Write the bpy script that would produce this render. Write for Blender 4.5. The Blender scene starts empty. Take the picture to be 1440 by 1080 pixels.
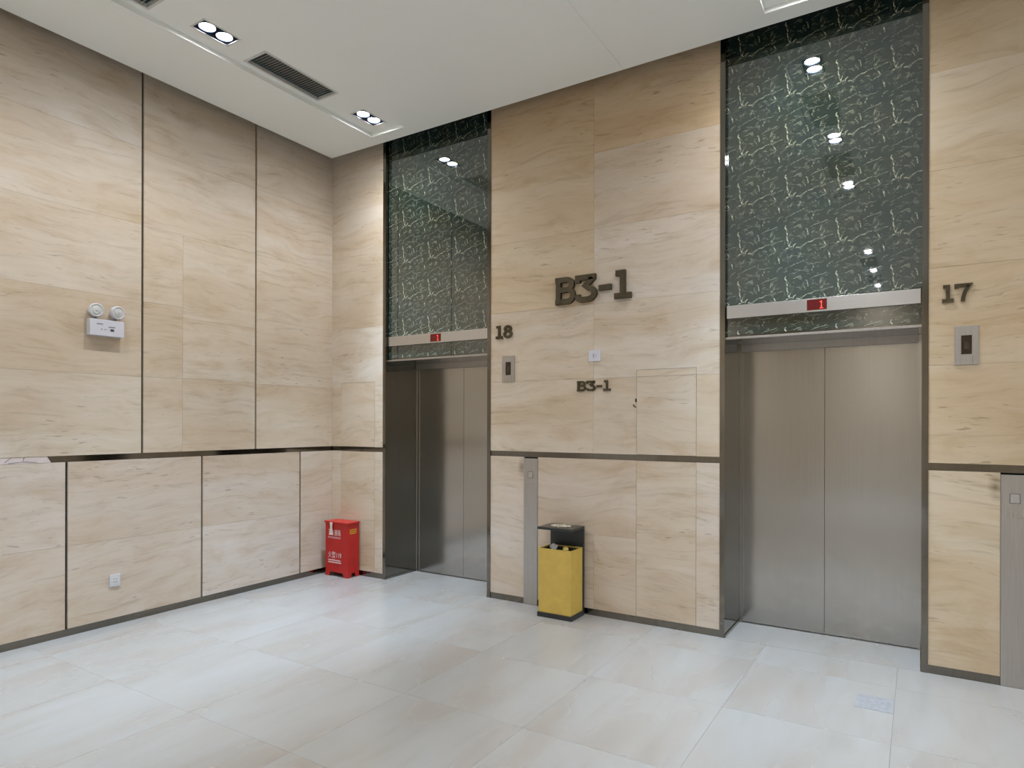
import bpy, bmesh, math, random
from mathutils import Vector, Matrix, Euler

random.seed(7)
sc = bpy.context.scene
C = sc.collection

# ------------------------------------------------------------------ camera
cam_d = bpy.data.cameras.new('camera')
cam = bpy.data.objects.new('camera', cam_d)
C.objects.link(cam)
cam_d.sensor_fit = 'HORIZONTAL'
cam_d.sensor_width = 36.0
cam_d.lens = 917.14 / 1440 * 36.0
cam_d.shift_y = (596.1 - 540.0) / 1440
cam_d.clip_start = 0.05
cam.matrix_world = (Matrix.Translation((5.2512, -4.8344, 1.55))
                    @ Euler((math.radians(90), 0, math.radians(31.95)), 'XYZ').to_matrix().to_4x4()
                    @ Matrix.Rotation(math.radians(0.1185), 4, 'Z'))
sc.camera = cam

# ------------------------------------------------------------------ world, exposure
w = bpy.data.worlds.new('world')
sc.world = w
w.use_nodes = True
w.node_tree.nodes['Background'].inputs[0].default_value = (0.02, 0.02, 0.02, 1)
w.node_tree.nodes['Background'].inputs[1].default_value = 1.0
sc.view_settings.view_transform = 'Standard'
sc.view_settings.look = 'None'
sc.view_settings.gamma = 1.0
sc.view_settings.use_curve_mapping = False
sc.view_settings.exposure = 0.25

LAMP_COLOR = (0.62, 0.80, 1.0)      # cold white core
SPILL_COLOR = (0.93, 0.95, 0.97)
CORE_POWER = 190.0         # narrow core of each downlight lamp
SPILL_POWER = 40.0       # wide part of the beam
LAMP_STRENGTH = 135.0      # glowing lens of each lamp

# ------------------------------------------------------------------ dimensions
CEIL = 4.263
GAP = 0.15                # shadow gap between ceiling board and walls
STEP = 0.035              # depth of the recessed light strips
XR = 9.3                  # right wall
YB = -10.4                # opposite wall
ST, SB, BB = 1.312, 1.266, 0.052   # dark band top / bottom, skirting top
TOPZ = 4.75
BAYS = [(0.722, 2.012), (4.022, 5.302)]
FRM = 0.035

# ------------------------------------------------------------------ node helpers
def new_mat(name):
    m = bpy.data.materials.new(name)
    m.use_nodes = True
    nt = m.node_tree
    b = nt.nodes['Principled BSDF']
    return m, nt, b

def N(nt, typ, **kw):
    n = nt.nodes.new(typ)
    for k, v in kw.items():
        setattr(n, k, v)
    return n

def link(nt, a, b):
    nt.links.new(a, b)

def vmath(nt, op, a, b=None):
    n = N(nt, 'ShaderNodeVectorMath', operation=op)
    for i, v in enumerate((a, b)):
        if v is None:
            continue
        if isinstance(v, (tuple, list)):
            n.inputs[i].default_value = v
        else:
            link(nt, v, n.inputs[i])
    return n

def fmath(nt, op, a, b=None, clamp=False):
    n = N(nt, 'ShaderNodeMath', operation=op)
    n.use_clamp = clamp
    for i, v in enumerate((a, b)):
        if v is None:
            continue
        if isinstance(v, (int, float)):
            n.inputs[i].default_value = v
        else:
            link(nt, v, n.inputs[i])
    return n.outputs[0]

def noise(nt, vec, scale, detail=3, rough=0.55, dist=0.0):
    n = N(nt, 'ShaderNodeTexNoise')
    n.inputs['Scale'].default_value = scale
    n.inputs['Detail'].default_value = detail
    n.inputs['Roughness'].default_value = rough
    n.inputs['Distortion'].default_value = dist
    link(nt, vec, n.inputs['Vector'])
    return n.outputs['Fac']

def ramp(nt, fac, stops):
    r = N(nt, 'ShaderNodeValToRGB')
    el = r.color_ramp.elements
    while len(el) < len(stops):
        el.new(0.5)
    for e, (p, c) in zip(el, stops):
        e.position = p
        e.color = (*c, 1) if len(c) == 3 else c
    link(nt, fac, r.inputs[0])
    return r.outputs[0]

def mix(nt, fac, a, b, mode='MIX'):
    m = N(nt, 'ShaderNodeMix', data_type='RGBA', blend_type=mode)
    for sock, v in ((m.inputs[0], fac), (m.inputs[6], a), (m.inputs[7], b)):
        if isinstance(v, (int, float)):
            sock.default_value = v
        elif isinstance(v, (tuple, list)):
            sock.default_value = (*v, 1)
        else:
            link(nt, v, sock)
    return m.outputs[2]

def world_pos(nt, scale, rand=True, mult=(37.0, 91.0, 53.0)):
    g = N(nt, 'ShaderNodeNewGeometry')
    v = g.outputs['Position']
    if rand:
        oi = N(nt, 'ShaderNodeObjectInfo')
        sv = vmath(nt, 'SCALE', tuple(mult))
        link(nt, oi.outputs['Random'], sv.inputs[3])
        v = vmath(nt, 'ADD', v, sv.outputs[0]).outputs[0]
    return vmath(nt, 'MULTIPLY', v, scale).outputs[0]

def simple(name, col, rough=0.5, metal=0.0, spec=None, ior=None, var=0.06, vscale=8.0):
    """plain material with slight procedural mottling"""
    m, nt, b = new_mat(name)
    p = world_pos(nt, (1, 1, 1), rand=False)
    f = noise(nt, p, vscale, 3)
    lo = tuple(c * (1 - var) for c in col)
    hi = tuple(min(1, c * (1 + var)) for c in col)
    link(nt, ramp(nt, f, [(0.3, lo), (0.7, hi)]), b.inputs['Base Color'])
    b.inputs['Roughness'].default_value = rough
    b.inputs['Metallic'].default_value = metal
    if spec is not None:
        b.inputs['Specular IOR Level'].default_value = spec
    if ior is not None:
        b.inputs['IOR'].default_value = ior
    return m

M = {}

def stone_material():
    m, nt, b = new_mat('travertine')
    # long horizontal bedding, bent a little by low noise
    p = world_pos(nt, (1, 1, 1))
    bend = noise(nt, vmath(nt, 'MULTIPLY', p, (0.9, 0.9, 1.2)).outputs[0], 1.0, 2)
    off = fmath(nt, 'MULTIPLY', fmath(nt, 'SUBTRACT', bend, 0.5), 0.35)
    cx = N(nt, 'ShaderNodeCombineXYZ')
    link(nt, off, cx.inputs[2])
    p2 = vmath(nt, 'ADD', p, cx.outputs[0]).outputs[0]
    big = noise(nt, vmath(nt, 'MULTIPLY', p2, (0.55, 0.55, 3.2)).outputs[0], 1.0, 4, 0.6, 0.3)
    fine = noise(nt, vmath(nt, 'MULTIPLY', p2, (2.2, 2.2, 26.0)).outputs[0], 1.0, 4, 0.62, 0.4)
    pits = noise(nt, vmath(nt, 'MULTIPLY', p2, (9.0, 9.0, 70.0)).outputs[0], 1.0, 2, 0.5)
    clust = noise(nt, vmath(nt, 'MULTIPLY', p2, (1.3, 1.3, 4.0)).outputs[0], 1.0, 2)
    base = ramp(nt, big, [(0.26, (0.525, 0.425, 0.31)), (0.42, (0.59, 0.50, 0.39)),
                          (0.58, (0.62, 0.545, 0.45)), (0.75, (0.64, 0.59, 0.52))])
    fcol = ramp(nt, fine, [(0.28, (0.74, 0.69, 0.64)), (0.44, (0.97, 0.955, 0.945)), (0.72, (1.05, 1.045, 1.055))])
    col = mix(nt, 0.70, base, fcol, 'MULTIPLY')
    cloud = noise(nt, vmath(nt, 'MULTIPLY', p2, (2.6, 2.6, 6.5)).outputs[0], 1.0, 4, 0.65, 0.5)
    col = mix(nt, 0.8, col, ramp(nt, cloud, [(0.28, (0.84, 0.76, 0.66)), (0.48, (0.99, 0.975, 0.96)), (0.70, (1.04, 1.045, 1.08))]), 'MULTIPLY')
    pm = fmath(nt, 'MULTIPLY', ramp(nt, pits, [(0.64, (0, 0, 0)), (0.72, (1, 1, 1))]),
               ramp(nt, clust, [(0.45, (0, 0, 0)), (0.62, (1, 1, 1))]))
    col = mix(nt, fmath(nt, 'MULTIPLY', pm, 0.6), col, (0.26, 0.20, 0.14))
    # greasy finger marks on the stone beside the two call columns
    gp = N(nt, 'ShaderNodeNewGeometry').outputs['Position']
    for spot_ in ((2.338, 0, 1.175), (5.642, 0, 1.185)):
        dv = vmath(nt, 'MULTIPLY', vmath(nt, 'SUBTRACT', gp, spot_).outputs[0], (1 / 0.045, 0.0, 1 / 0.10)).outputs[0]
        ln = vmath(nt, 'LENGTH', dv).outputs['Value']
        k = fmath(nt, 'MULTIPLY', fmath(nt, 'SUBTRACT', 1.0, ln, clamp=True), ramp(nt, fine, [(0.35, (1, 1, 1)), (0.6, (0.45, 0.45, 0.45))]))
        col = mix(nt, k, col, (0.16, 0.12, 0.07))
    oi = N(nt, 'ShaderNodeObjectInfo')
    wn = N(nt, 'ShaderNodeTexWhiteNoise', noise_dimensions='1D')
    link(nt, oi.outputs['Random'], wn.inputs['W'])
    tone = ramp(nt, wn.outputs['Value'], [(0.0, (0.95, 0.92, 0.88)), (0.5, (1.0, 0.99, 0.97)), (1.0, (1.0, 1.01, 1.03))])
    col = mix(nt, 1.0, col, tone, 'MULTIPLY')
    col = mix(nt, 1.0, col, oi.outputs['Color'], 'MULTIPLY')     # tone of the single slab; tan top row includes painted shade
    link(nt, col, b.inputs['Base Color'])
    b.inputs['Roughness'].default_value = 0.42
    b.inputs['Specular IOR Level'].default_value = 0.35
    return m

def floor_material():
    m, nt, b = new_mat('polished_floor_stone')
    p = world_pos(nt, (1, 1, 1), mult=(13.0, 29.0, 0.0))
    big = noise(nt, vmath(nt, 'MULTIPLY', p, (2.6, 0.8, 1.0)).outputs[0], 1.0, 2, 0.5, 0.35)
    fine = noise(nt, vmath(nt, 'MULTIPLY', p, (11.0, 2.2, 1.0)).outputs[0], 1.0, 3, 0.5, 0.3)
    base = ramp(nt, big, [(0.30, (0.310, 0.280, 0.252)), (0.50, (0.330, 0.316, 0.298)), (0.70, (0.345, 0.340, 0.330))])
    fcol = ramp(nt, fine, [(0.25, (0.93, 0.92, 0.90)), (0.45, (0.99, 0.985, 0.98)), (0.70, (1.01, 1.01, 1.01))])
    col = mix(nt, 0.8, base, fcol, 'MULTIPLY')
    oi = N(nt, 'ShaderNodeObjectInfo')
    wn = N(nt, 'ShaderNodeTexWhiteNoise', noise_dimensions='1D')
    link(nt, oi.outputs['Random'], wn.inputs['W'])
    col = mix(nt, 1.0, col, ramp(nt, wn.outputs['Value'], [(0, (0.99, 0.987, 0.983)), (1, (1.004, 1.004, 1.005))]), 'MULTIPLY')
    link(nt, col, b.inputs['Base Color'])
    rr = ramp(nt, big, [(0.3, (0.30, 0.30, 0.30)), (0.7, (0.22, 0.22, 0.22))])
    link(nt, rr, b.inputs['Roughness'])
    return m

def marble_material():
    """dark green polished panel with a printed vein pattern that repeats every 0.32 x 0.355 m"""
    m, nt, b = new_mat('dark_green_marble')
    g = N(nt, 'ShaderNodeNewGeometry')
    p = vmath(nt, 'SUBTRACT', g.outputs['Position'], (4.125 - 0.32 * 20, 0, 3.65 - 0.355 * 20)).outputs[0]
    p = vmath(nt, 'MULTIPLY', p, (1 / 0.32, 0.0, 1 / 0.355)).outputs[0]
    cell = vmath(nt, 'FRACTION', p).outputs[0]
    n1 = N(nt, 'ShaderNodeTexNoise')
    n1.inputs['Scale'].default_value = 9.0
    n1.inputs['Detail'].default_value = 3
    link(nt, cell, n1.inputs['Vector'])
    warp = vmath(nt, 'SCALE', vmath(nt, 'SUBTRACT', n1.outputs['Color'], (0.5, 0.5, 0.5)).outputs[0])
    warp.inputs[3].default_value = 0.11
    wp = vmath(nt, 'ADD', cell, warp.outputs[0]).outputs[0]
    wp = vmath(nt, 'MULTIPLY', wp, (1, 0, 1)).outputs[0]
    # strokes of one repeat (u right, v up), thickness, brightness
    segs = [((0.06, 0.985), (0.075, 0.72), 0.020, 1.0), ((0.075, 0.72), (0.13, 0.56), 0.020, 1.0),
            ((0.13, 0.56), (0.17, 0.70), 0.010, 0.8),
            ((0.02, 0.52), (0.24, 0.60), 0.013, 0.8), ((0.26, 0.53), (0.62, 0.64), 0.013, 0.75),
            ((0.62, 0.64), (0.97, 0.72), 0.010, 0.5), ((0.19, 0.53), (0.25, 0.62), 0.012, 0.8),
            ((0.80, 0.62), (0.83, 0.52), 0.013, 0.8), ((0.90, 0.42), (0.91, 0.28), 0.016, 0.9),
            ((0.70, 0.44), (0.88, 0.52), 0.010, 0.6), ((0.66, 0.40), (0.71, 0.32), 0.009, 0.55),
            ((0.46, 0.88), (0.50, 0.76), 0.012, 0.7), ((0.40, 0.80), (0.43, 0.72), 0.010, 0.6),
            ((0.15, 0.93), (0.36, 0.97), 0.009, 0.5), ((0.52, 0.92), (0.86, 0.99), 0.009, 0.45),
            ((0.10, 0.18), (0.42, 0.27), 0.010, 0.5), ((0.30, 0.34), (0.36, 0.44), 0.010, 0.6),
            ((0.44, 0.16), (0.80, 0.22), 0.008, 0.4), ((0.14, 0.36), (0.20, 0.44), 0.009, 0.5),
            ((0.56, 0.06), (0.60, 0.16), 0.009, 0.5), ((0.24, 0.06), (0.50, 0.10), 0.008, 0.4),
            ((0.72, 0.80), (0.76, 0.90), 0.010, 0.55), ((0.86, 0.10), (0.93, 0.16), 0.009, 0.5)]
    total = None
    for (ax, az), (bx, bz), th, br in segs:
        d = Vector((bx - ax, 0, bz - az))
        pa = vmath(nt, 'SUBTRACT', wp, (ax, 0, az)).outputs[0]
        dt = vmath(nt, 'DOT_PRODUCT', pa, tuple(d / d.length_squared)).outputs['Value']
        h = fmath(nt, 'ADD', dt, 0.0, clamp=True)
        sc_ = vmath(nt, 'SCALE', tuple(d))
        link(nt, h, sc_.inputs[3])
        ln = vmath(nt, 'LENGTH', vmath(nt, 'SUBTRACT', pa, sc_.outputs[0]).outputs[0]).outputs['Value']
        k = fmath(nt, 'SUBTRACT', 1.0, fmath(nt, 'DIVIDE', ln, th), clamp=True)
        k = fmath(nt, 'MULTIPLY', k, br)
        total = k if total is None else fmath(nt, 'MAXIMUM', total, k)
    brk = noise(nt, cell, 26.0, 2)
    vein = fmath(nt, 'MULTIPLY', total, ramp(nt, brk, [(0.40, (0.08, 0.08, 0.08)), (0.58, (1, 1, 1))]))
    vein = fmath(nt, 'MULTIPLY', vein, 1.5, clamp=True)
    rot = N(nt, 'ShaderNodeMapping')
    rot.inputs['Rotation'].default_value = (0, math.radians(28), 0)
    rot.inputs['Scale'].default_value = (5.0, 1.0, 17.0)
    link(nt, cell, rot.inputs['Vector'])
    wis = noise(nt, rot.outputs[0], 1.0, 4, 0.6, 0.6)
    wis = fmath(nt, 'SUBTRACT', 1.0, fmath(nt, 'MULTIPLY', fmath(nt, 'ABSOLUTE', fmath(nt, 'SUBTRACT', wis, 0.5)), 34.0), clamp=True)
    wis = fmath(nt, 'MULTIPLY', wis, ramp(nt, noise(nt, cell, 7.0, 2), [(0.45, (0, 0, 0)), (0.65, (0.5, 0.5, 0.5))]))
    vein = fmath(nt, 'MAXIMUM', vein, wis)
    cloud = noise(nt, g.outputs['Position'], 3.0, 3)
    base = ramp(nt, cloud, [(0.35, (0.010, 0.026, 0.024)), (0.65, (0.020, 0.030, 0.020))])
    link(nt, mix(nt, vein, base, (0.48, 0.49, 0.36)), b.inputs['Base Color'])
    b.inputs['Roughness'].default_value = 0.022
    b.inputs['IOR'].default_value = 2.25
    return m

def steel_material(name, col, rough, grain, streak=0.10, bump=0.0):
    m, nt, b = new_mat(name)
    p = world_pos(nt, grain, rand=False)
    f = noise(nt, p, 1.0, 3, 0.6)
    link(nt, ramp(nt, f, [(0.3, tuple(c * (1 - streak) for c in col)), (0.7, tuple(c * (1 + streak) for c in col))]),
         b.inputs['Base Color'])
    b.inputs['Metallic'].default_value = 1.0
    b.inputs['Roughness'].default_value = rough
    if bump:
        g = N(nt, 'ShaderNodeNewGeometry')
        bn = N(nt, 'ShaderNodeBump')
        bn.inputs['Strength'].default_value = bump
        bn.inputs['Distance'].default_value = 0.02
        link(nt, noise(nt, vmath(nt, 'MULTIPLY', g.outputs['Position'], (4, 4, 1.2)).outputs[0], 1.0, 2), bn.inputs['Height'])
        link(nt, bn.outputs[0], b.inputs['Normal'])
    return m

def emissive(name, col, strength):
    m, nt, b = new_mat(name)
    b.inputs['Base Color'].default_value = (*col, 1)
    b.inputs['Emission Color'].default_value = (*col, 1)
    b.inputs['Emission Strength'].default_value = strength
    return m

M['stone'] = stone_material()
M['floor'] = floor_material()
M['marble'] = marble_material()
M['dark_steel'] = steel_material('dark_mirror_steel', (0.21, 0.195, 0.17), 0.10, (40, 40, 1.5), 0.08)
M['jamb_steel'] = steel_material('jamb_steel', (0.20, 0.20, 0.185), 0.07, (60, 60, 1.0), 0.08, 0.06)
M['door_steel'] = steel_material('brushed_door_steel', (0.47, 0.46, 0.44), 0.17, (160, 160, 1.2), 0.045, 0.06)
M['plate_steel'] = steel_material('plate_steel', (0.50, 0.48, 0.46), 0.38, (200, 200, 4), 0.08)
M['strip_steel'] = steel_material('indicator_strip_steel', (0.64, 0.64, 0.65), 0.26, (3, 3, 200), 0.04)
M['ceiling'] = simple('ceiling_paint', (0.90, 0.915, 0.88), 0.7, var=0.015, vscale=1.2)
M['grille_back'] = simple('grille_backing', (0.13, 0.127, 0.115), 0.9)
M['cavity'] = simple('blue_glow_cavity', (0.16, 0.32, 0.42), 0.9)  # blue paints in the cool light glowing in the ceiling gap
M['void'] = simple('dark_cavity', (0.02, 0.018, 0.016), 0.9)
M['mortar'] = simple('dark_joint', (0.014, 0.013, 0.010), 0.9)
M['bronze'] = steel_material('aged_bronze', (0.105, 0.088, 0.060), 0.42, (12, 12, 12), 0.2)
M['white_plastic'] = simple('white_plastic', (0.60, 0.60, 0.66), 0.4, var=0.02)
M['grey_print'] = simple('grey_print', (0.22, 0.22, 0.25), 0.6)
M['dark_print'] = simple('dark_print', (0.05, 0.055, 0.06), 0.5)
M['red_paint'] = simple('red_paint', (0.46, 0.016, 0.014), 0.34, var=0.08)
M['white_print'] = simple('white_print', (0.80, 0.62, 0.60), 0.6)
M['yellow_print'] = simple('yellow_print', (0.55, 0.36, 0.03), 0.6)
M['paper'] = simple('paper', (0.78, 0.70, 0.60), 0.8)
M['gold_paint'] = simple('gold_paint', (0.62, 0.435, 0.095), 0.38, var=0.07, vscale=14)
M['black_metal'] = simple('black_metal', (0.026, 0.030, 0.030), 0.28)
M['gravel'] = simple('pale_gravel', (0.50, 0.45, 0.36), 0.9, var=0.25, vscale=60)
M['housing'] = simple('lamp_housing', (0.06, 0.08, 0.13), 0.35)
M['trim_paint'] = simple('trim_paint', (0.62, 0.62, 0.60), 0.5, var=0.02)
M['slat'] = simple('grille_aluminium', (0.62, 0.62, 0.58), 0.5)
M['glass_dark'] = simple('dark_display_glass', (0.035, 0.022, 0.018), 0.15)
M['display'] = simple('red_display_glass', (0.10, 0.006, 0.006), 0.2)
M['led'] = emissive('red_led', (1.0, 0.06, 0.03), 1.1)
M['lamp'] = emissive('lamp_lens', SPILL_COLOR, LAMP_STRENGTH)
M['film'] = simple('pale_film', (0.66, 0.58, 0.56), 0.45, var=0.08, vscale=12)
M['gold_foil'] = simple('gold_foil', (0.75, 0.6, 0.2), 0.3, metal=0.6)
M['floor_grey'] = simple('grey_floor_patch', (0.285, 0.285, 0.30), 0.35, var=0.2, vscale=40)

# ------------------------------------------------------------------ mesh helpers
def obj(name, mesh, mat, parent=None, loc=None):
    o = bpy.data.objects.new(name, mesh)
    C.objects.link(o)
    if mat is not None:
        if len(mesh.materials) == 0:
            mesh.materials.append(M[mat] if isinstance(mat, str) else mat)
    if parent is not None:
        o.parent = parent
    if loc is not None:
        o.location = loc
    return o

def mesh_from(verts, faces, name='mesh'):
    me = bpy.data.meshes.new(name)
    me.from_pydata([tuple(v) for v in verts], [], faces)
    me.validate()
    me.update()
    return me

BF = [(0, 3, 2, 1), (4, 5, 6, 7), (0, 1, 5, 4), (1, 2, 6, 5), (2, 3, 7, 6), (3, 0, 4, 7)]

class MB:
    """collects simple solids into one mesh"""
    def __init__(s):
        s.v, s.f = [], []
    def box(s, x0, x1, y0, y1, z0, z1):
        n = len(s.v)
        s.v += [(x0, y0, z0), (x1, y0, z0), (x1, y1, z0), (x0, y1, z0), (x0, y0, z1), (x1, y0, z1), (x1, y1, z1), (x0, y1, z1)]
        s.f += [tuple(i + n for i in f) for f in BF]
        return s
    def prism(s, poly, a, b, axis='y'):
        """extrude a 2D polygon; axis y: poly in (x, z); axis z: poly in (x, y); axis x: poly in (y, z)"""
        n = len(s.v)
        k = len(poly)
        def P(q, t):
            return {'y': (q[0], t, q[1]), 'z': (q[0], q[1], t), 'x': (t, q[0], q[1])}[axis]
        s.v += [P(q, a) for q in poly] + [P(q, b) for q in poly]
        s.f.append(tuple(range(n, n + k)))
        s.f.append(tuple(range(n + 2 * k - 1, n + k - 1, -1)))
        for i in range(k):
            j = (i + 1) % k
            s.f.append((n + i, n + k + i, n + k + j, n + j))
        return s
    def lathe(s, prof, seg=32, origin=(0, 0, 0), axis='z', caps=True):
        n = len(s.v)
        for r, h in prof:
            for i in range(seg):
                a = 2 * math.pi * i / seg
                c, d = r * math.cos(a), r * math.sin(a)
                q = {'z': (c, d, h), 'y': (c, h, d), 'x': (h, c, d)}[axis]
                s.v.append((q[0] + origin[0], q[1] + origin[1], q[2] + origin[2]))
        for k in range(len(prof) - 1):
            for i in range(seg):
                j = (i + 1) % seg
                s.f.append((n + k * seg + i, n + k * seg + j, n + (k + 1) * seg + j, n + (k + 1) * seg + i))
        if caps:
            s.f.append(tuple(n + i for i in range(seg))[::-1])
            s.f.append(tuple(n + (len(prof) - 1) * seg + i for i in range(seg)))
        return s
    def mesh(s, bevel=0.0, smooth=False):
        me = mesh_from(s.v, s.f)
        bm = bmesh.new()
        bm.from_mesh(me)
        bmesh.ops.recalc_face_normals(bm, faces=bm.faces)
        if bevel:
            es = [e for e in bm.edges if len(e.link_faces) == 2 and e.calc_face_angle(0) > 0.6]
            bmesh.ops.bevel(bm, geom=es, offset=bevel, segments=2, affect='EDGES', profile=0.6)
        if smooth:
            for f in bm.faces:
                f.smooth = len(f.verts) == 4
        bm.to_mesh(me)
        bm.free()
        return me
    def build(s, name, mat, parent=None, bevel=0.0, smooth=False, loc=None):
        return obj(name, s.mesh(bevel, smooth), mat, parent, loc)

def tag(o, label, cat, group=None):
    o['label'] = label
    o['category'] = cat
    if group:
        o['group'] = group
    return o

def thing(name, label, cat, loc=(0, 0, 0), rz=0.0, group=None):
    o = bpy.data.objects.new(name, None)
    C.objects.link(o)
    o.location = loc
    o.rotation_euler = (0, 0, rz)
    return tag(o, label, cat, group)

def struct(o, label=None):
    o['kind'] = 'structure'
    if label:
        o['label'] = label
    return o

def text_mesh(body, size, bold=0.0):
    cu = bpy.data.curves.new('text', 'FONT')
    cu.body = body
    cu.size = size
    cu.offset = bold
    cu.align_x = 'LEFT'
    o = bpy.data.objects.new('text', cu)
    C.objects.link(o)
    bpy.context.view_layer.update()
    dg = bpy.context.evaluated_depsgraph_get()
    me = bpy.data.meshes.new_from_object(o.evaluated_get(dg))
    bpy.data.objects.remove(o)
    return me

# ------------------------------------------------------------------ floor
fl = struct(MB().box(-0.3, XR + 0.3, YB - 0.3, 0.7, -0.20, -0.012).build('floor', 'mortar'), 'polished pale beige stone floor')
PX, PY, OX, OY = 0.80, 0.80, 5.14, -1.98
J = 0.0005
ix0 = math.floor((0 - OX) / PX)
tile_full = None
for i in range(ix0, math.ceil((XR - OX) / PX)):
    for j in range(math.floor((YB - OY) / PY), math.ceil((0 - OY) / PY)):
        x0, x1 = max(0, OX + i * PX), min(XR, OX + (i + 1) * PX)
        y0, y1 = max(YB, OY + j * PY), min(0, OY + (j + 1) * PY)
        if x1 - x0 < 0.02 or y1 - y0 < 0.02:
            continue
        full = abs(x1 - x0 - PX) < 1e-4 and abs(y1 - y0 - PY) < 1e-4
        if full and tile_full is None:
            tile_full = MB().box(J, PX - J, J, PY - J, -0.012, 0).mesh()
        me = tile_full if full else MB().box(J, x1 - x0 - J, J, y1 - y0 - J, -0.012, 0).mesh()
        obj('floor_tile', me, 'floor', fl, (x0, y0, 0))

# ------------------------------------------------------------------ wall shells
wf = MB()
wf.box(-0.3, BAYS[0][0], 0.02, 0.6, 0, TOPZ)
wf.box(BAYS[0][1], BAYS[1][0], 0.02, 0.6, 0, TOPZ)
wf.box(BAYS[1][1], XR + 0.3, 0.02, 0.6, 0, TOPZ)
for a, b_ in BAYS:
    wf.box(a, b_, 0.065, 0.6, 2.20, TOPZ)
    wf.box(a, b_, 0.52, 0.6, 0, 2.20)
wall_front = struct(wf.build('wall_front', 'mortar'), 'beige travertine wall with two elevator bays')
wall_left = struct(MB().box(-0.3, -0.02, YB - 0.3, 0.02, 0, TOPZ).build('wall_left', 'mortar'), 'beige travertine wall with dark vertical joints')
wall_right = struct(MB().box(XR, XR + 0.3, YB - 0.3, 0.02, 0, TOPZ).build('wall_right', 'stone'), 'beige stone wall')
wall_back = struct(MB().box(0, XR, YB - 0.3, YB, 0, TOPZ).build('wall_back', 'stone'), 'beige stone wall opposite the elevators')

GREY = (1.0, 1.01, 1.06, 1)
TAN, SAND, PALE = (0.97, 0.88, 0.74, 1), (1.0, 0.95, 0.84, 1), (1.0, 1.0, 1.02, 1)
def slab_front(poly, name='slab', thick=0.02, tone=(1, 1, 1, 1)):
    o = MB().prism(poly, 0.0, thick, 'y').build(name, 'stone', wall_front)
    o.color = tone
    return o

def rect(a0, a1, b0, b1, g=0.0006):
    return [(a0 + g, b0 + g), (a1 - g, b0 + g), (a1 - g, b1 - g), (a0 + g, b1 - g)]

def slab_left(y0, y1, z0, z1, name='slab', g0=0.0006, g1=0.0006, gz=0.0006):
    return MB().prism([(y0 + g0, z0 + gz), (y1 - g1, z0 + gz), (y1 - g1, z1 - gz), (y0 + g0, z1 - gz)], -0.02, 0.0, 'x').build(name, 'stone', wall_left)

ROWS = [ST, 1.92, 2.525, 3.13, 3.742, TOPZ]
LROWS = [BB, 0.655, SB]
HG = 0.0022     # gap round the hidden stone hatches

# --- elevator wall, piece by the corner (x 0 .. 0.722)
XA = BAYS[0][0]
hx0, hx1, hz = 0.135, 0.609, 1.972
slab_front(rect(0, hx0, ST, 1.92))
slab_front(rect(hx1, XA, ST, 1.92))
slab_front([(0, 1.9206), (hx0, 1.9206), (hx0, hz), (hx1, hz), (hx1, 1.9206), (XA, 1.9206), (XA, 2.5244), (0, 2.5244)])
for z0, z1 in zip(ROWS[2:], ROWS[3:]):
    slab_front(rect(0, XA, z0, z1))
slab_front(rect(hx0, hx1, ST, hz, HG), 'hatch_door')
slab_front(rect(0, hx0, BB, SB))
slab_front(rect(hx0, hx1, BB, SB, HG * 0.7), 'hatch_door')
slab_front(rect(hx1, XA, BB, SB))
# --- between the bays (x 2.012 .. 4.022)
XL, XM, XH = BAYS[0][1], 3.015, BAYS[1][0]
hx0, hx1, hz = 3.381, 3.85, 1.974
slab_front(rect(XL, XM, ST, 1.92))
slab_front(rect(XM, hx0, ST, 1.92))
slab_front(rect(hx1, XH, ST, 1.92))
slab_front(rect(XL, XM, 1.92, 2.525))
slab_front([(XM + .0006, 1.9206), (hx0, 1.9206), (hx0, hz), (hx1, hz), (hx1, 1.9206), (XH, 1.9206), (XH, 2.5244), (XM + .0006, 2.5244)])
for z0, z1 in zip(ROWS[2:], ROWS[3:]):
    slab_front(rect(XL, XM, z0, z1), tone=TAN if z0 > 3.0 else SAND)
    slab_front(rect(XM, XH, z0, z1), tone=TAN if z0 > 3.7 else PALE)  # tan top row: slab tone plus some warm shade painted in
g = HG
hatch = slab_front([(hx0 + g, ST + g), (hx1 - g, ST + g), (hx1 - g, 1.919), (hx0 + g, 1.919)], 'hatch_door')
slab_front([(hx0 + g, 1.921), (hx1 - g, 1.921), (hx1 - g, hz - g), (hx0 + g, hz - g)], 'hatch_door')
# small latch hole and half-ring pull at the hatch's left edge
lt = MB().lathe([(0.010, -0.0015), (0.010, 0.004)], 16, (0, 0, 0), 'y')
lt.v = [(v[0] * 0.7, v[1], v[2] * 1.6) for v in lt.v]
obj('latch_hole', lt.mesh(), 'void', hatch, (hx0 - 0.004, 0, 1.735))
ring = []
for r in (0.026, 0.018):
    ring.append([(r * math.cos(a), r * math.sin(a)) for a in [math.pi + math.pi * 0.5 * t / 8 for t in range(9)]])
poly = ring[0] + ring[1][::-1]
MB().prism(poly, -0.004, 0.001, 'y').build('pull_ring', 'bronze', hatch, loc=(hx0 - 0.002, 0, 1.705))
cx0, cx1 = 2.36, 2.496
slab_front(rect(XL, cx0, BB, SB), tone=GREY)
slab_front(rect(cx1, hx0, 0.655, SB), tone=GREY)
slab_front(rect(cx1, 3.017, BB, 0.655), tone=GREY)
slab_front(rect(3.017, hx0, BB, 0.655), tone=GREY)
slab_front(rect(hx0, hx1, BB, SB, HG * 0.7), 'hatch_door')
slab_front(rect(hx1, XH, BB, SB), tone=GREY)
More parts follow.
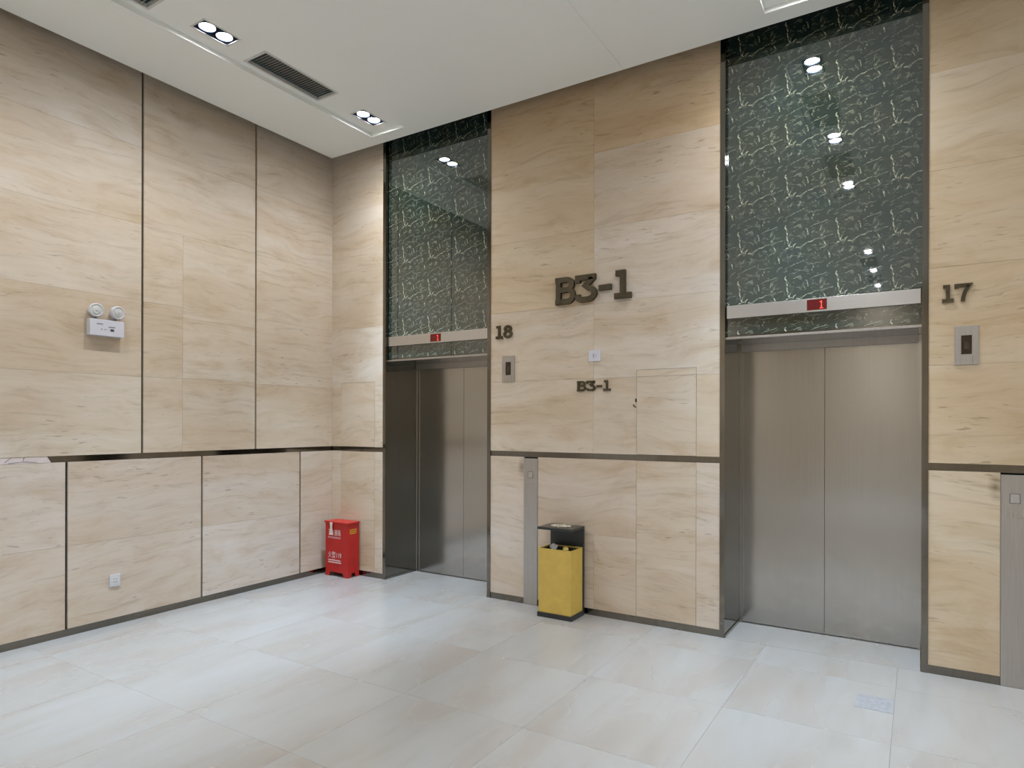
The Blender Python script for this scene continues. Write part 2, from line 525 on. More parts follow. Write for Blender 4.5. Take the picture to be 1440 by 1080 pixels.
# --- right of the second bay
XN = BAYS[1][1]
ex0, ex1 = 5.665, 5.801
xs = [XN, 6.31, 7.32, 8.33, XR]
for xa, xb in zip(xs, xs[1:]):
    for z0, z1 in zip(ROWS, ROWS[1:]):
        slab_front(rect(xa, xb, z0, z1), tone=SAND)
slab_front(rect(XN, ex0, BB, SB), tone=SAND)
slab_front(rect(ex1, 6.31, BB, SB))
for xa, xb in zip(xs[1:], xs[2:]):
    slab_front(rect(xa, xb, BB, SB))

# --- left wall: panels parted by wide dark joints
GJ = 0.009
up = [0.0, -0.935, -1.983, -3.035, -4.09, -5.145, -6.2, -7.255, -8.31, -9.365, YB]
for k, (yb, ya) in enumerate(zip(up, up[1:])):
    g1 = 0 if yb == 0 else GJ
    if k == 1:
        for z0, z1 in ((ST, 1.922), (1.922, 2.522)):
            slab_left(ya, -1.648, z0, z1, g0=GJ)
        for z0, z1 in ((ST, 1.928), (1.928, 2.435)):
            slab_left(-1.648, yb, z0, z1, g1=GJ)
        slab_left(-1.648, yb, 2.435, 3.13, g1=GJ)
        slab_left(ya, -1.648, 2.522, 3.13, g0=GJ)
        for z0, z1 in zip(ROWS[3:], ROWS[4:]):
            slab_left(ya, yb, z0, z1, g0=GJ, g1=GJ)
    else:
        for z0, z1 in zip(ROWS, ROWS[1:]):
            slab_left(ya, yb, z0, z1, g0=GJ, g1=g1)
lo = [0.0, -0.418, -1.471, -2.526, -3.58, -4.634, -5.69, -6.74, -7.8, -8.85, YB]
for yb, ya in zip(lo, lo[1:]):
    g1 = 0 if yb == 0 else GJ
    for z0, z1 in zip(LROWS, LROWS[1:]):
        slab_left(ya, yb, z0, z1, g0=GJ, g1=g1).color = (1.0, 1.01, 1.07, 1)

# --- dark mirror bands and skirtings
tn = 0
def trim(name, x0, x1, y0, y1, z0, z1, label):
    return struct(MB().box(x0, x1, y0, y1, z0, z1).build(name, 'dark_steel'), label)

trim_left = trim('trim_1', -0.02, -0.004, YB, -0.004, SB, ST, 'dark polished band along the left wall')
trim('trim_2', -0.004, XA, 0.004, 0.02, SB, ST, 'dark polished band by the room corner')
trim('trim_3', XL, XH, 0.004, 0.02, SB, ST, 'dark polished band between the two elevators')
trim('trim_4', XN, XR, 0.004, 0.02, SB, ST, 'dark polished band right of elevator 17')
trim('trim_5', 0.0, XR, YB, YB + 0.004, SB, ST, 'dark polished band on the opposite wall')
trim('trim_6', XR - 0.004, XR, YB, 0, SB, ST, 'dark polished band on the right wall')
trim('baseboard_left', -0.02, -0.003, YB, -0.003, 0, BB, 'dark skirting along the left wall')
trim('baseboard_corner', -0.003, XA, 0.003, 0.02, 0, BB, 'dark skirting by the room corner')
trim('baseboard_middle', XL, cx0, 0.003, 0.02, 0, BB, 'dark skirting left of the call column')
trim('baseboard_front', cx1, XH, 0.003, 0.02, 0, BB, 'dark skirting between the elevators')
trim('baseboard_right', XN, ex0, 0.003, 0.02, 0, BB, 'dark skirting right of elevator 17')
trim('baseboard_far', ex1, XR, 0.003, 0.02, 0, BB, 'dark skirting beyond the right call column')
trim('baseboard_back', 0, XR, YB, YB + 0.01, 0, BB, 'dark skirting on the opposite wall')

# pale film still stuck on the left band, torn off at a slant, with creases
f = MB()
f.prism([(-3.6, SB + .001), (-2.625, SB + .001), (-2.652, ST - .001), (-3.6, ST - .001)], -0.0045, -0.0025, 'x')
film = f.build('protective_film', 'film', trim_left)
film['label'] = 'pale film covering the end of the dark band'
for a, b_, c, d in ((-2.885, SB + .004, -2.80, SB + .012), (-2.80, SB + .014, -2.72, SB + .004), (-2.905, SB + .012, -2.875, ST - .004), (-2.80, SB + .012, -2.795, ST - .004)):
    MB().prism([(a, b_), (c, d), (c + .008, d + .003), (a, b_ + .004)], -0.0025, -0.0012, 'x').build('crease', 'grey_print', film)

# ------------------------------------------------------------------ ceiling with recessed light strips
STRIPS = [(0.848, 1.255, 1.05), (4.385, 4.78, 4.56), (7.66, 8.07, 7.86)]  # third strip is unseen, added as a further light source
RUNS = [(-0.30, -3.80), (-6.60, -10.10)]
FY = [(-0.545, -2.045, -3.49), (-6.90, -8.37, -9.85)]
GY = [(-1.36, -2.80), (-7.63, -9.11)]
LW, LL = 0.150, 0.275        # light opening
GW, GL = 0.235, 0.70         # grille opening

def board(mb, x0, x1, y0, y1, holes, z0, z1):
    xs_ = sorted({x0, x1, *[h[0] for h in holes], *[h[1] for h in holes]})
    ys_ = sorted({y0, y1, *[h[2] for h in holes], *[h[3] for h in holes]})
    for a, b2 in zip(xs_, xs_[1:]):
        for c, d in zip(ys_, ys_[1:]):
            mx, my = (a + b2) / 2, (c + d) / 2
            if any(h[0] < mx < h[1] and h[2] < my < h[3] for h in holes):
                continue
            mb.box(a, b2, c, d, z0, z1)

cm = MB()
Y0, Y1 = YB + GAP, -GAP
edges = [GAP, 0.848, 1.255, 3.335, 4.385, 4.78, 7.66, 8.07, XR - GAP]
for a, b_ in ((GAP, 0.848), (1.255, 3.3342), (3.3358, 4.385), (4.78, 7.66), (8.07, XR - GAP)):
    cm.box(a, b_, Y0, Y1, CEIL, CEIL + 0.06)
for x0, x1, xc in STRIPS:
    for c, d in ((RUNS[0][0], Y1), (RUNS[1][0], RUNS[0][1]), (Y0, RUNS[1][1])):
        cm.box(x0, x1, c, d, CEIL, CEIL + 0.06)
    for (c, d), fy, gy in zip(RUNS, FY, GY):
        holes = [(xc - LW / 2, xc + LW / 2, y - LL / 2, y + LL / 2) for y in fy]
        holes += [(xc - GW / 2 - 0.02, xc + GW / 2 - 0.02, y - GL / 2, y + GL / 2) for y in gy]
        board(cm, x0, x1, d, c, holes, CEIL + STEP, CEIL + 0.06)
ceiling = struct(cm.build('ceiling', 'ceiling'), 'pale grey ceiling with shallow recessed light strips')
plen = struct(MB().box(-0.3, XR + 0.3, YB - 0.3, 0.6, TOPZ, TOPZ + 0.1).build('ceiling_slab', 'cavity'), 'slab above the ceiling gap, with a blue glow put into its colour')

# twin downlight ----------------------------------------------------
fz = CEIL + STEP
def ring_frame(wx, ly, t, z0, z1):
    mb = MB()
    mb.box(-wx / 2 - t, -wx / 2, -ly / 2 - t, ly / 2 + t, z0, z1)
    mb.box(wx / 2, wx / 2 + t, -ly / 2 - t, ly / 2 + t, z0, z1)
    mb.box(-wx / 2, wx / 2, -ly / 2 - t, -ly / 2, z0, z1)
    mb.box(-wx / 2, wx / 2, ly / 2, ly / 2 + t, z0, z1)
    return mb

frame_me = ring_frame(LW - 0.010, LL - 0.010, 0.012, -0.003, 0.0).mesh()
tray = MB()
tw, tl, th = LW - 0.004, LL - 0.004, 0.05
tray.box(-tw / 2, tw / 2, -tl / 2, tl / 2, th, th + 0.003)
tray.box(-tw / 2, -tw / 2 + 0.003, -tl / 2, tl / 2, 0.0, th)
tray.box(tw / 2 - 0.003, tw / 2, -tl / 2, tl / 2, 0.0, th)
tray.box(-tw / 2, tw / 2, -tl / 2, -tl / 2 + 0.003, 0.0, th)
tray.box(-tw / 2, tw / 2, tl / 2 - 0.003, tl / 2, 0.0, th)
tray_me = tray.mesh()
gim_me = MB().lathe([(0.058, 0.004), (0.058, 0.05), (0.051, 0.05), (0.051, 0.008), (0.054, 0.003), (0.058, 0.004)], 40, caps=False).mesh()
lens_me = MB().lathe([(0.02, 0.0085), (0.040, 0.010), (0.050, 0.013), (0.050, 0.02)], 40).mesh()
def spot(name, power, size, color):
    d = bpy.data.lights.new(name, 'SPOT')
    d.energy = power
    d.color = color
    d.spot_size = math.radians(size)
    d.spot_blend = 1.0
    d.shadow_soft_size = 0.05
    return d
core_d = {k: spot('core_beam', CORE_POWER * k, 54, LAMP_COLOR) for k in (1.5, 1.15, 0.5, 1.9)}
spill_d = spot('spill_beam', SPILL_POWER, 144, SPILL_COLOR)

def downlight(x, y, label, group, core):
    t = thing('twin_downlight', label, 'downlight', (x, y, fz), 0, group)
    obj('frame', frame_me, 'trim_paint', t)
    obj('housing', tray_me, 'housing', t)
    for s in (-1, 1):
        gm = obj('gimbal', gim_me, 'housing', t, (0, s * 0.066, 0))
        obj('lens', lens_me, 'lamp', gm)
        for d in (core_d[core], spill_d):
            lo_ = bpy.data.objects.new('beam', d)
            C.objects.link(lo_)
            lo_.parent = t
            lo_.location = (0, s * 0.066, -0.006)
    return t

# air grille ---------------------------------------------------------
gframe_me = ring_frame(GW - 0.014, GL - 0.014, 0.018, -0.004, 0.0).mesh()
gback_me = MB().box(-GW / 2 + 0.002, GW / 2 - 0.002, -GL / 2 + 0.002, GL / 2 - 0.002, 0.05, 0.052).mesh()
sl = MB().prism([(-0.008, 0.001), (-0.006, 0.001), (0.008, 0.014), (0.006, 0.014)], -GW / 2 + 0.006, GW / 2 - 0.006, 'x')
slat_me = sl.mesh()

def grille(x, y, label, group):
    t = thing('air_grille', label, 'air vent', (x - 0.02, y, fz), 0, group)
    obj('frame', gframe_me, 'trim_paint', t)
    obj('backing', gback_me, 'grille_back', t)
    n = 27
    for i in range(n):
        obj('slat', slat_me, 'slat', t, (0, -GL / 2 + 0.02 + (GL - 0.04) * i / (n - 1), 0))
    return t

LG, GG = 'twin downlights in the ceiling strips', 'air grilles in the ceiling strips'
lab = {(0, 0): 'twin recessed downlight in the ceiling nearest the room corner, beside elevator 18',
       (0, 1): 'twin recessed downlight in the ceiling at upper left, between the two air grilles',
       (0, 2): 'twin recessed downlight in the left strip, beyond the cut-off air grille',
       (1, 0): 'twin recessed downlight in the ceiling just in front of elevator 17',
       (1, 1): 'second twin recessed downlight out from elevator 17',
       (1, 2): 'third twin recessed downlight out from elevator 17'}
glab = {(0, 0): 'grey slatted air grille in the ceiling between the two lit downlights',
        (0, 1): 'grey slatted air grille cut off by the top left edge of the picture',
        (1, 0): 'air grille nearest elevator 17, seen as a reflection in its dark panel',
        (1, 1): 'second air grille out from elevator 17, seen in its dark panel'}
for si, (x0, x1, xc) in enumerate(STRIPS):
    for ri in (0, 1):
        for k, y in enumerate(FY[ri]):
            l = lab.get((si, k)) if ri == 0 else None
            downlight(xc, y, l or 'twin recessed downlight behind or beside the camera, outside the picture', LG,
                      1.9 if ri == 1 else 1.5 if k == 0 else 0.5 if si == 1 else 1.15)
        for k, y in enumerate(GY[ri]):
            l = glab.get((si, k)) if ri == 0 else None
            grille(xc, y, l or 'air grille behind or beside the camera, outside the picture', GG)

# ------------------------------------------------------------------ elevator bays
def elevator(x0, x1, label):
    e = thing('elevator_entrance', label, 'elevator', ((x0 + x1) / 2, 0.0, 0), 0, 'elevator entrances')
    c = (x0 + x1) / 2
    hw = (x1 - x0) / 2           # outer half width
    iw = hw - FRM                # inner half width
    zs = 2.172
    for s in (-1, 1):
        a, b_ = sorted((s * hw, s * iw))
        MB().box(a, b_, -0.005, 0.03, 0, TOPZ - 0.002).build('frame_post', 'dark_steel', e)
        jm = MB().box(a, b_, 0.0305, 0.515, 0, zs).build('jamb', 'jamb_steel', e)
        q0, q1 = sorted((s * iw, s * (iw - 0.006)))
        MB().box(q0, q1, 0.0, 0.455, 0, 0.022).build('jamb_skirting', 'jamb_steel', jm)
        d0, d1 = sorted((s * (iw - 0.0005), s * (iw - 0.018)))
        MB().box(d0, d1, 0.447, 0.468, 0, zs - 0.002).build('door_post', 'door_steel', e)
        p0, p1 = sorted((s * 0.0012, s * (iw - 0.001)))
        MB().box(p0, p1, 0.475, 0.505, 0.006, zs - 0.004).build('door_panel', 'door_steel', e, bevel=0.0012)
    MB().box(-iw + 0.0005, iw - 0.0005, 0.042, 0.515, zs, zs + 0.025).build('soffit', 'jamb_steel', e)
    MB().box(-iw + 0.0005, iw - 0.0005, 0.028, 0.0415, zs - 0.004, zs + 0.012).build('lintel_trim', 'plate_steel', e)
    MB().box(-iw + 0.019, iw - 0.019, 0.45, 0.466, 2.118, zs - 0.0005).build('door_header', 'plate_steel', e)
    MB().box(-iw + 0.0005, iw - 0.0005, 0.042, 0.062, zs + 0.026, TOPZ - 0.005).build('marble_panel', 'marble', e)
    MB().box(-iw + 0.001, iw - 0.001, 0.0, 0.452, -0.012, 0.0008).build('threshold', 'floor', e)
    MB().box(-iw + 0.001, iw - 0.001, 0.453, 0.512, -0.012, 0.002).build('door_sill', 'plate_steel', e)
    st = MB().box(-iw + 0.006, iw - 0.006, 0.022, 0.0418, 2.318, 2.411).build('indicator_strip', 'strip_steel', e, bevel=0.001)
    MB().box(-0.062, 0.062, 0.0195, 0.0225, 2.330, 2.402).build('display', 'display', st)
    # lit figure on the right half of the display
    dg = MB()
    dg.box(0.026, 0.032, 0.0188, 0.0194, 2.343, 2.364)
    dg.box(0.026, 0.032, 0.0188, 0.0194, 2.368, 2.389)
    dg.box(0.018, 0.025, 0.0188, 0.0194, 2.381, 2.386)
    dg.box(0.018, 0.040, 0.0188, 0.0194, 2.338, 2.342)
    dg.build('digit', 'led', st)
    return e

elevator(*BAYS[0], 'elevator entrance numbered 18 with dark marble overpanel, beside the red box in the corner')
elevator(*BAYS[1], 'elevator entrance numbered 17 with dark marble overpanel, the larger one at right')

# ------------------------------------------------------------------ bronze lettering (slab serif glyphs)
def arc(cx_, cy_, rx, ry, a0, a1, n=8):
    return [(cx_ + rx * math.cos(math.radians(a0 + (a1 - a0) * i / n)), cy_ + ry * math.sin(math.radians(a0 + (a1 - a0) * i / n))) for i in range(n + 1)]

def stroke(mb, pts, wd, closed=False, depth=(0, 1)):
    n = len(pts)
    L_, R_ = [], []
    for i in range(n):
        if closed:
            p0, p1, p2 = pts[i - 1], pts[i], pts[(i + 1) % n]
        else:
            p0, p1, p2 = pts[max(i - 1, 0)], pts[i], pts[min(i + 1, n - 1)]
        d1 = Vector((p1[0] - p0[0], p1[1] - p0[1]))
        d2 = Vector((p2[0] - p1[0], p2[1] - p1[1]))
        if d1.length < 1e-9: d1 = d2.copy()
        if d2.length < 1e-9: d2 = d1.copy()
        d1.normalize(); d2.normalize()
        n1, n2 = Vector((-d1.y, d1.x)), Vector((-d2.y, d2.x))
        mm = n1 + n2
        mm = n1 if mm.length < 1e-6 else mm.normalized()
        k = wd / 2 / max(0.5, mm.dot(n1))
        L_.append((p1[0] + mm.x * k, p1[1] + mm.y * k))
        R_.append((p1[0] - mm.x * k, p1[1] - mm.y * k))
    rng = range(n) if closed else range(n - 1)
    for i in rng:
        j = (i + 1) % n
        mb.prism([L_[i], L_[j], R_[j], R_[i]], depth[0], depth[1], 'y')

def glyph(ch, W):
    """returns strokes in a box of height 1; W stroke weight"""
    h = W / 2
    S = []
    if ch == 'B':
        S.append(([(0.04, h), (0.44, h)] + arc(0.44, (h + 0.53) / 2, 0.17, (0.53 - h) / 2, -90, 90) + [(0.16, 0.53)], False))
        S.append(([(0.04, 1 - h), (0.42, 1 - h)] + arc(0.42, (1.53 - h) / 2, 0.16, (0.47 - h) / 2, 90, -90) + [(0.16, 0.53)], False))
        S.append(([(0.14, 0.02), (0.14, 0.98)], False))
        return S, 0.70
    if ch == '3':
        S.append(([(0.07, 0.72), (0.07, 1 - h), (0.56, 1 - h), (0.56, 0.86), (0.32, 0.60)] + arc(0.36, 0.31, 0.24, 0.31 - h, 80, -90) + [(0.22, h)] + arc(0.22, 0.22, 0.15, 0.22 - h, -90, -180, 4) + [(0.07, 0.30)], False))
        return S, 0.70
    if ch == '1':
        S.append(([(0.10, 1 - h), (0.31, 1 - h), (0.31, 0.05)], False))
        S.append(([(0.06, h), (0.56, h)], False))
        return S, 0.60
    if ch == '-':
        S.append(([(0.04, 0.46), (0.42, 0.46)], False))
        return S, 0.46
    if ch == '7':
        S.append(([(0.07, 0.74), (0.07, 1 - h), (0.62, 1 - h), (0.60, 0.86), (0.44, 0.55), (0.36, 0.25), (0.34, 0.0)], False))
        return S, 0.72
    if ch == '8':
        S.append((arc(0.34, (h + 0.53) / 2, 0.25, (0.53 - h) / 2, 0, 342, 18), True))
        S.append((arc(0.34, (1.53 - h) / 2, 0.21, (0.47 - h) / 2, 0, 342, 18), True))
        return S, 0.68
    return S, 0.4

def lettering(body, x0, x1, z0, z1, label, cat, weight=0.17, thick=0.02):
    ws = [glyph(ch, weight)[1] for ch in body]
    total = sum(ws) - 0.06
    sx = (x1 - x0) / total
    sz = z1 - z0
    t = thing('wall_lettering', label, cat, (x0, 0, z0), 0, 'bronze wall lettering')
    x = 0.0
    for ch, w_ in zip(body, ws):
        mb = MB()
        for si_, (pts, cl) in enumerate(glyph(ch, weight)[0]):
            asp = sx / sz
            stroke(mb, [(p_[0] * asp, p_[1]) for p_ in pts], weight * 0.98, cl, (-thick - 0.0012 * si_, -0.0005))
        mb.v = [(v[0] * sz, v[1], v[2] * sz) for v in mb.v]
        names = {'-': 'dash'}
        mb.build(names.get(ch, 'character'), 'bronze', t, loc=(x * sx, 0, 0))
        x += w_
    return t

lettering('B3-1', 2.665, 3.338, 2.540, 2.765, 'large dark bronze B3-1 lettering high on the wall between the elevators', 'sign', 0.20, 0.03)
lettering('B3-1', 2.865, 3.163, 1.817, 1.902, 'small bronze B3-1 lettering below the white square plate', 'sign', 0.20, 0.012)
lettering('18', 2.062, 2.235, 2.300, 2.416, 'bronze number 18 right of the left elevator', 'sign', 0.20, 0.012)
lettering('17', 5.365, 5.516, 2.303, 2.412, 'bronze number 17 right of the right elevator', 'sign', 0.20, 0.012)

# ------------------------------------------------------------------ hall button plates
def button_plate(x0, x1, z0, z1, label):
    cx_, cz = (x0 + x1) / 2, (z0 + z1) / 2
    t = thing('call_button_plate', label, 'button plate', (cx_, 0, cz), 0, 'call button plates beside the elevators')
    wx, wz = (x1 - x0) / 2, (z1 - z0) / 2
    MB().box(-wx, wx, -0.008, -0.0005, -wz, wz).build('plate', 'plate_steel', t, bevel=0.001)
    MB().box(-0.027, 0.027, -0.0095, -0.0082, -0.055, 0.060).build('display_window', 'glass_dark', t)
    MB().box(-0.012, 0.012, -0.0105, -0.0096, -0.022, 0.020).build('arrow_panel', 'bronze', t)
    MB().box(wx - 0.031, wx - 0.0295, -0.0084, -0.0079, -wz, -wz + 0.05).build('seam', 'dark_print', t)
    return t
button_plate(2.138, 2.264, 1.916, 2.147, 'small steel hall call plate left of the large B3-1, beside elevator 18')
button_plate(5.436, 5.558, 1.917, 2.153, 'larger steel hall call plate near the right picture edge, below the number 17')

def call_column(x0, x1, label):
    t = thing('call_column', label, 'call panel', ((x0 + x1) / 2, 0, 0), 0, 'low steel call columns')
    hw = (x1 - x0) / 2
    MB().box(-hw + 0.001, hw - 0.001, -0.006, 0.019, 0.001, SB - 0.012).build('cover', 'plate_steel', t, bevel=0.001)
    b1 = ring_frame(0.046, 0.052, 0.0025, -0.0068, -0.0060)
    b1.v = [(v[0], v[2], v[1]) for v in b1.v]
    b1.build('button_rim', 'dark_print', t, loc=(0, 0, 1.115))
    MB().box(-0.0225, 0.0225, -0.0085, -0.0062, 1.0895, 1.1405).build('button', 'strip_steel', t, bevel=0.001)
    for s in (-1, 1):
        b2 = ring_frame(0.030, 0.040, 0.002, -0.0066, -0.0060)
        b2.v = [(v[0], v[2], v[1]) for v in b2.v]
        bt = b2.build('touch_marker', 'strip_steel', t, loc=(s * 0.025, 0, 1.02))
        for k in range(3):
            MB().box(-0.002, 0.002, -0.0072, -0.0062, -0.012 + k * 0.010, -0.008 + k * 0.010).build('braille_dot', 'strip_steel', bt)
    return t
call_column(cx0, cx1, 'narrow brushed steel call column behind the gold waste bin')
call_column(ex0, ex1, 'brushed steel call column at the right edge below the number 17')

# dirty fingermarks by the columns stay out; white square plate with a printed mark
t = thing('white_wall_plate', 'small white square plate between the two B3-1 letterings', 'wall plate', (3.025, 0, 2.103), 0)
MB().box(-0.052, 0.052, -0.007, -0.0005, -0.045, 0.045).build('plate', 'white_plastic', t, bevel=0.002)
for r, s in ((0.016, -1), (0.026, -1), (0.016, 1)):
    mb = MB()
    a0 = 90 if s < 0 else -90
    stroke(mb, arc(0.004, 0, r * 0.6, r, a0 + 40, a0 + 140, 6), 0.003, False, (-0.0078, -0.0069))
    mb.build('printed_arc', 'grey_print', t)

# ------------------------------------------------------------------ emergency light on the left wall
t = thing('emergency_light', 'white twin-head emergency light box mounted high on the left wall', 'emergency light', (0, -2.275, 2.205), 0)
MB().box(0.0005, 0.055, -0.122, 0.122, 0.0, 0.122).build('box', 'white_plastic', t, bevel=0.004)
for s in (-1, 1):
    MB().lathe([(0.010, 0.118), (0.010, 0.150)], 16, (0.028, s * 0.070, 0)).build('swivel', 'grey_print', t)
    hd = MB().lathe([(0.030, 0.0), (0.046, 0.012), (0.050, 0.030), (0.050, 0.048), (0.044, 0.052), (0.040, 0.047)], 32, (0, 0, 0), 'x').build('lamp_head', 'white_plastic', t, smooth=False, loc=(0.012, s * 0.072, 0.192))
    hd.rotation_euler = (0, math.radians(6), s * math.radians(8))
    MB().lathe([(0.040, 0.0470), (0.026, 0.0485), (0.025, 0.0535), (0.012, 0.0545)], 28, (0, 0, 0), 'x').build('reflector', 'trim_paint', hd)
    MB().lathe([(0.009, 0.0545), (0.007, 0.058)], 16, (0, 0, 0), 'x').build('bulb', 'white_plastic', hd)
MB().box(0.0551, 0.0558, 0.022, 0.048, 0.038, 0.056).build('indicator', 'dark_print', t)
for yy, zz, ln in ((-0.075, 0.083, 0.045), (0.008, 0.066, 0.05), (-0.045, 0.044, 0.010), (-0.02, 0.044, 0.010)):
    MB().box(0.0551, 0.0556, yy, yy + ln, zz, zz + 0.008).build('printed_mark', 'grey_print', t)

# wall socket low on the left wall
t = thing('wall_socket', 'white wall socket low on the left wall', 'socket', (0, -2.192, 0.340), 0)
MB().box(0.0005, 0.009, -0.040, 0.040, -0.046, 0.046).build('plate', 'white_plastic', t, bevel=0.003)
MB().box(0.0091, 0.0105, -0.026, 0.026, -0.030, 0.030).build('insert', 'trim_paint', t, bevel=0.0005)
for dy, dz in ((-0.009, 0.012), (0.009, 0.012), (0.0, -0.012), (-0.011, -0.010), (0.011, -0.010)):
    MB().box(0.0104, 0.0109, dy - 0.0018, dy + 0.0018, dz - 0.005, dz + 0.005).build('slot', 'dark_print', t)

# ------------------------------------------------------------------ fire extinguisher box in the corner
bw, bd, bh = 0.325, 0.155, 0.556
t = thing('fire_extinguisher_box', 'red metal fire extinguisher box on the floor in the corner', 'fire box', (0.255, -0.096, 0), math.radians(-1.0))
hx, hy = bw / 2, bd / 2
MB().box(-hx, hx, -hy, hy, 0.042, bh - 0.018).build('body', 'red_paint', t, bevel=0.004)
MB().box(-hx - 0.008, hx + 0.008, -hy - 0.010, hy + 0.004, bh - 0.018, bh).build('lid', 'red_paint', t, bevel=0.004)
for sx_ in (-1, 1):
    for sy_ in (-1, 1):
        x_, y_ = sx_ * hx, sy_ * hy
        ft = MB()
        ft.prism([(x_, 0.0), (x_ - sx_ * 0.055, 0.0), (x_ - sx_ * 0.075, 0.044), (x_, 0.044)], y_, y_ - sy_ * 0.006, 'y')
        ft.prism([(y_ - sy_ * 0.0062, 0.0), (y_ - sy_ * 0.045, 0.0), (y_ - sy_ * 0.058, 0.044), (y_ - sy_ * 0.0062, 0.044)], x_, x_ - sx_ * 0.006, 'x')
        ft.build('foot', 'red_paint', t)
def put_text(body, size, x, z, mat, parent, name, wid=None, bold=0.0):
    me = text_mesh(body, size, bold)
    xs_ = [v.co.x for v in me.vertices]
    if not xs_:
        return None
    a, b2 = min(xs_), max(xs_)
    k = 1.0 if wid is None else wid / (b2 - a)
    for v in me.vertices:
        v.co = Vector(((v.co.x - a) * k, 0, v.co.y))
    return obj(name, me, mat, parent, (x, -hy - 0.0022, z))
put_text('灭火器箱', 0.066, -0.118, 0.420, 'white_print', t, 'lettering', 0.18, 0.0004)
put_text('FIRE EXTINGUISHER BOX', 0.026, -0.118, 0.385, 'white_print', t, 'lettering', 0.18, 0.0002)
put_text('火警119', 0.070, -0.118, 0.192, 'white_print', t, 'lettering', 0.19, 0.0004)
for row, z_ in ((0, 0.158), (1, 0.136)):
    mb = MB()
    x_ = -0.118
    while x_ < 0.062:
        w_ = random.uniform(0.005, 0.009)
        mb.box(x_, x_ + w_, -hy - 0.0024, -hy - 0.0004, z_, z_ + random.uniform(0.010, 0.015))
        x_ += w_ + 0.004
    mb.build('small_print', 'white_print', t)
mb = MB()
for r_ in range(3):
    y_ = -0.050
    while y_ < 0.035:
        l_ = random.uniform(0.008, 0.018)
        mb.box(hx, hx + 0.0012, y_, y_ + l_, 0.440 + r_ * 0.018, 0.450 + r_ * 0.018)
        y_ += l_ + 0.005
mb.build('side_print', 'yellow_print', t)
tagp = MB().prism([(-0.085, 0.548), (-0.045, 0.548), (-0.050, 0.50), (-0.038, 0.42), (-0.092, 0.42), (-0.078, 0.50)], -hy - 0.0135, -hy - 0.0120, 'y')
tp = tagp.build('inspection_tag', 'paper', t)
tp['label'] = 'pale paper tag hanging from the lid'
for k in range(4):
    MB().box(-0.070, -0.054, -hy - 0.0142, -hy - 0.0136, 0.445 + k * 0.022, 0.449 + k * 0.022).build('written_line', 'grey_print', tp)

# ------------------------------------------------------------------ gold waste bin with ashtray roof
t = thing('waste_bin', 'gold waste bin with black base and overhanging black ashtray top', 'bin', (2.795, -0.138, 0), math.radians(0.0))
BW, BD = 0.30, 0.225
hx, hy = BW / 2, BD / 2
MB().box(-hx - 0.006, hx + 0.006, -hy - 0.008, hy, 0, 0.038).build('base', 'black_metal', t, bevel=0.003)
body = MB()
bt, bz = 0.006, 0.545
x0_, x1_, y0_, y1_ = -hx + 0.004, hx - 0.004, -hy, hy - 0.022
body.box(x0_, x1_, y0_, y0_ + bt, 0.0385, bz)
body.box(x0_, x1_, y1_ - bt, y1_, 0.0385, bz)
body.box(x0_, x0_ + bt, y0_ + bt, y1_ - bt, 0.0385, bz)
body.box(x1_ - bt, x1_, y0_ + bt, y1_ - bt, 0.0385, bz)
body.box(x0_ + bt, x1_ - bt, y0_ + bt, y1_ - bt, 0.0385, 0.05)
bo = body.build('body', 'gold_paint', t)
MB().box(x1_, x1_ + 0.0022, y0_ + 0.004, y1_ - 0.004, 0.045, 0.155).build('lower_panel', 'gold_paint', bo)
MB().box(x1_ - 0.16, x1_ + 0.002, y0_ - 0.0015, y0_, 0.045, 0.155).build('lower_panel', 'gold_paint', bo)
rim = ring_frame(x1_ - x0_ - 0.012, y1_ - y0_ - 0.012, 0.007, 0.0, 0.006)
rim.build('rim', 'gold_paint', bo, loc=((x0_ + x1_) / 2, (y0_ + y1_) / 2, bz))
lin = MB()
lin.box(x0_ + .010, x1_ - .010, y0_ + .010, y0_ + .012, 0.06, bz - 0.004)
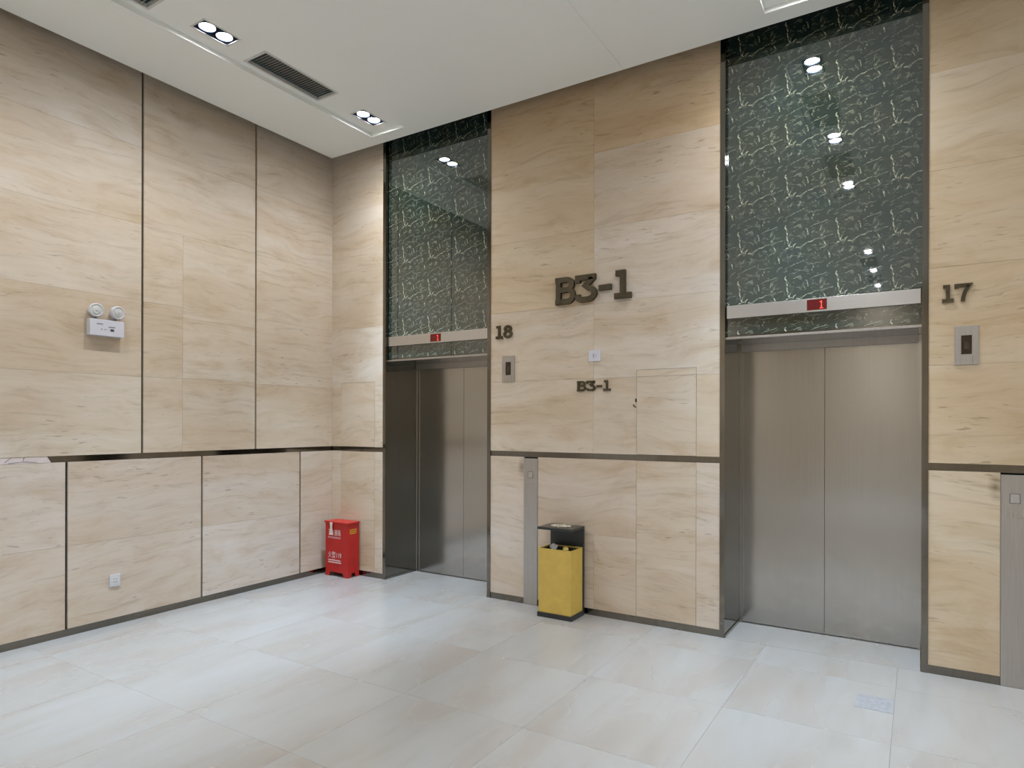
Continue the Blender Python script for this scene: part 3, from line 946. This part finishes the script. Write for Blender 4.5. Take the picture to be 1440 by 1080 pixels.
lin.box(x0_ + .010, x1_ - .010, y1_ - .012, y1_ - .010, 0.06, bz - 0.004)
lin.box(x0_ + .010, x0_ + .012, y0_ + .012, y1_ - .012, 0.06, bz - 0.004)
lin.box(x1_ - .012, x1_ - .010, y0_ + .012, y1_ - .012, 0.06, bz - 0.004)
lin.box(x0_ + .012, x1_ - .012, y0_ + .012, y1_ - .012, 0.46, 0.465)
lin.build('liner', 'black_metal', t)
MB().box(-hx, hx + 0.004, hy - 0.020, hy, 0.0385, 0.702).build('back_panel', 'black_metal', t, bevel=0.002)
MB().box(-hx - 0.004, hx + 0.004, -hy - 0.006, hy, 0.7025, 0.722).build('top', 'black_metal', t, bevel=0.002)
bmg = bmesh.new()
for i in range(260):
    a = random.uniform(0, 2 * math.pi); r = math.sqrt(random.random())
    m4 = Matrix.Translation((r * 0.085 * math.cos(a), -0.005 + r * 0.062 * math.sin(a), 0.7235 + 0.004 * random.random())) @ Euler((random.random() * 3, random.random() * 3, 0)).to_matrix().to_4x4()
    bmesh.ops.create_icosphere(bmg, subdivisions=1, radius=random.uniform(0.004, 0.007), matrix=m4)
gme = bpy.data.meshes.new('gravel')
bmg.to_mesh(gme); bmg.free()
gr = obj('ash_gravel', gme, 'gravel', t)
gr['kind'] = 'stuff'

def crumple(name, loc, r, mat, label, cat, seed):
    rnd = random.Random(seed)
    bm = bmesh.new()
    bmesh.ops.create_icosphere(bm, subdivisions=2, radius=r)
    for v in bm.verts:
        v.co *= rnd.uniform(0.72, 1.15)
    me = bpy.data.meshes.new(name)
    bm.to_mesh(me); bm.free()
    return tag(obj(name, me, mat, None, loc), label, cat)
crumple('paper_scrap', (2.735, -0.150, 0.548), 0.032, 'white_plastic', 'crumpled white paper scrap inside the mouth of the gold bin', 'litter', 3)
crumple('foil_wrapper', (2.845, -0.160, 0.542), 0.026, 'gold_foil', 'shiny gold wrapper inside the mouth of the gold bin', 'litter', 5)

# small grey patch set in the floor before elevator 17
MB().box(4.955, 5.135, -0.79, -0.585, 0.0001, 0.0008).build('floor_patch', 'floor_grey', fl)
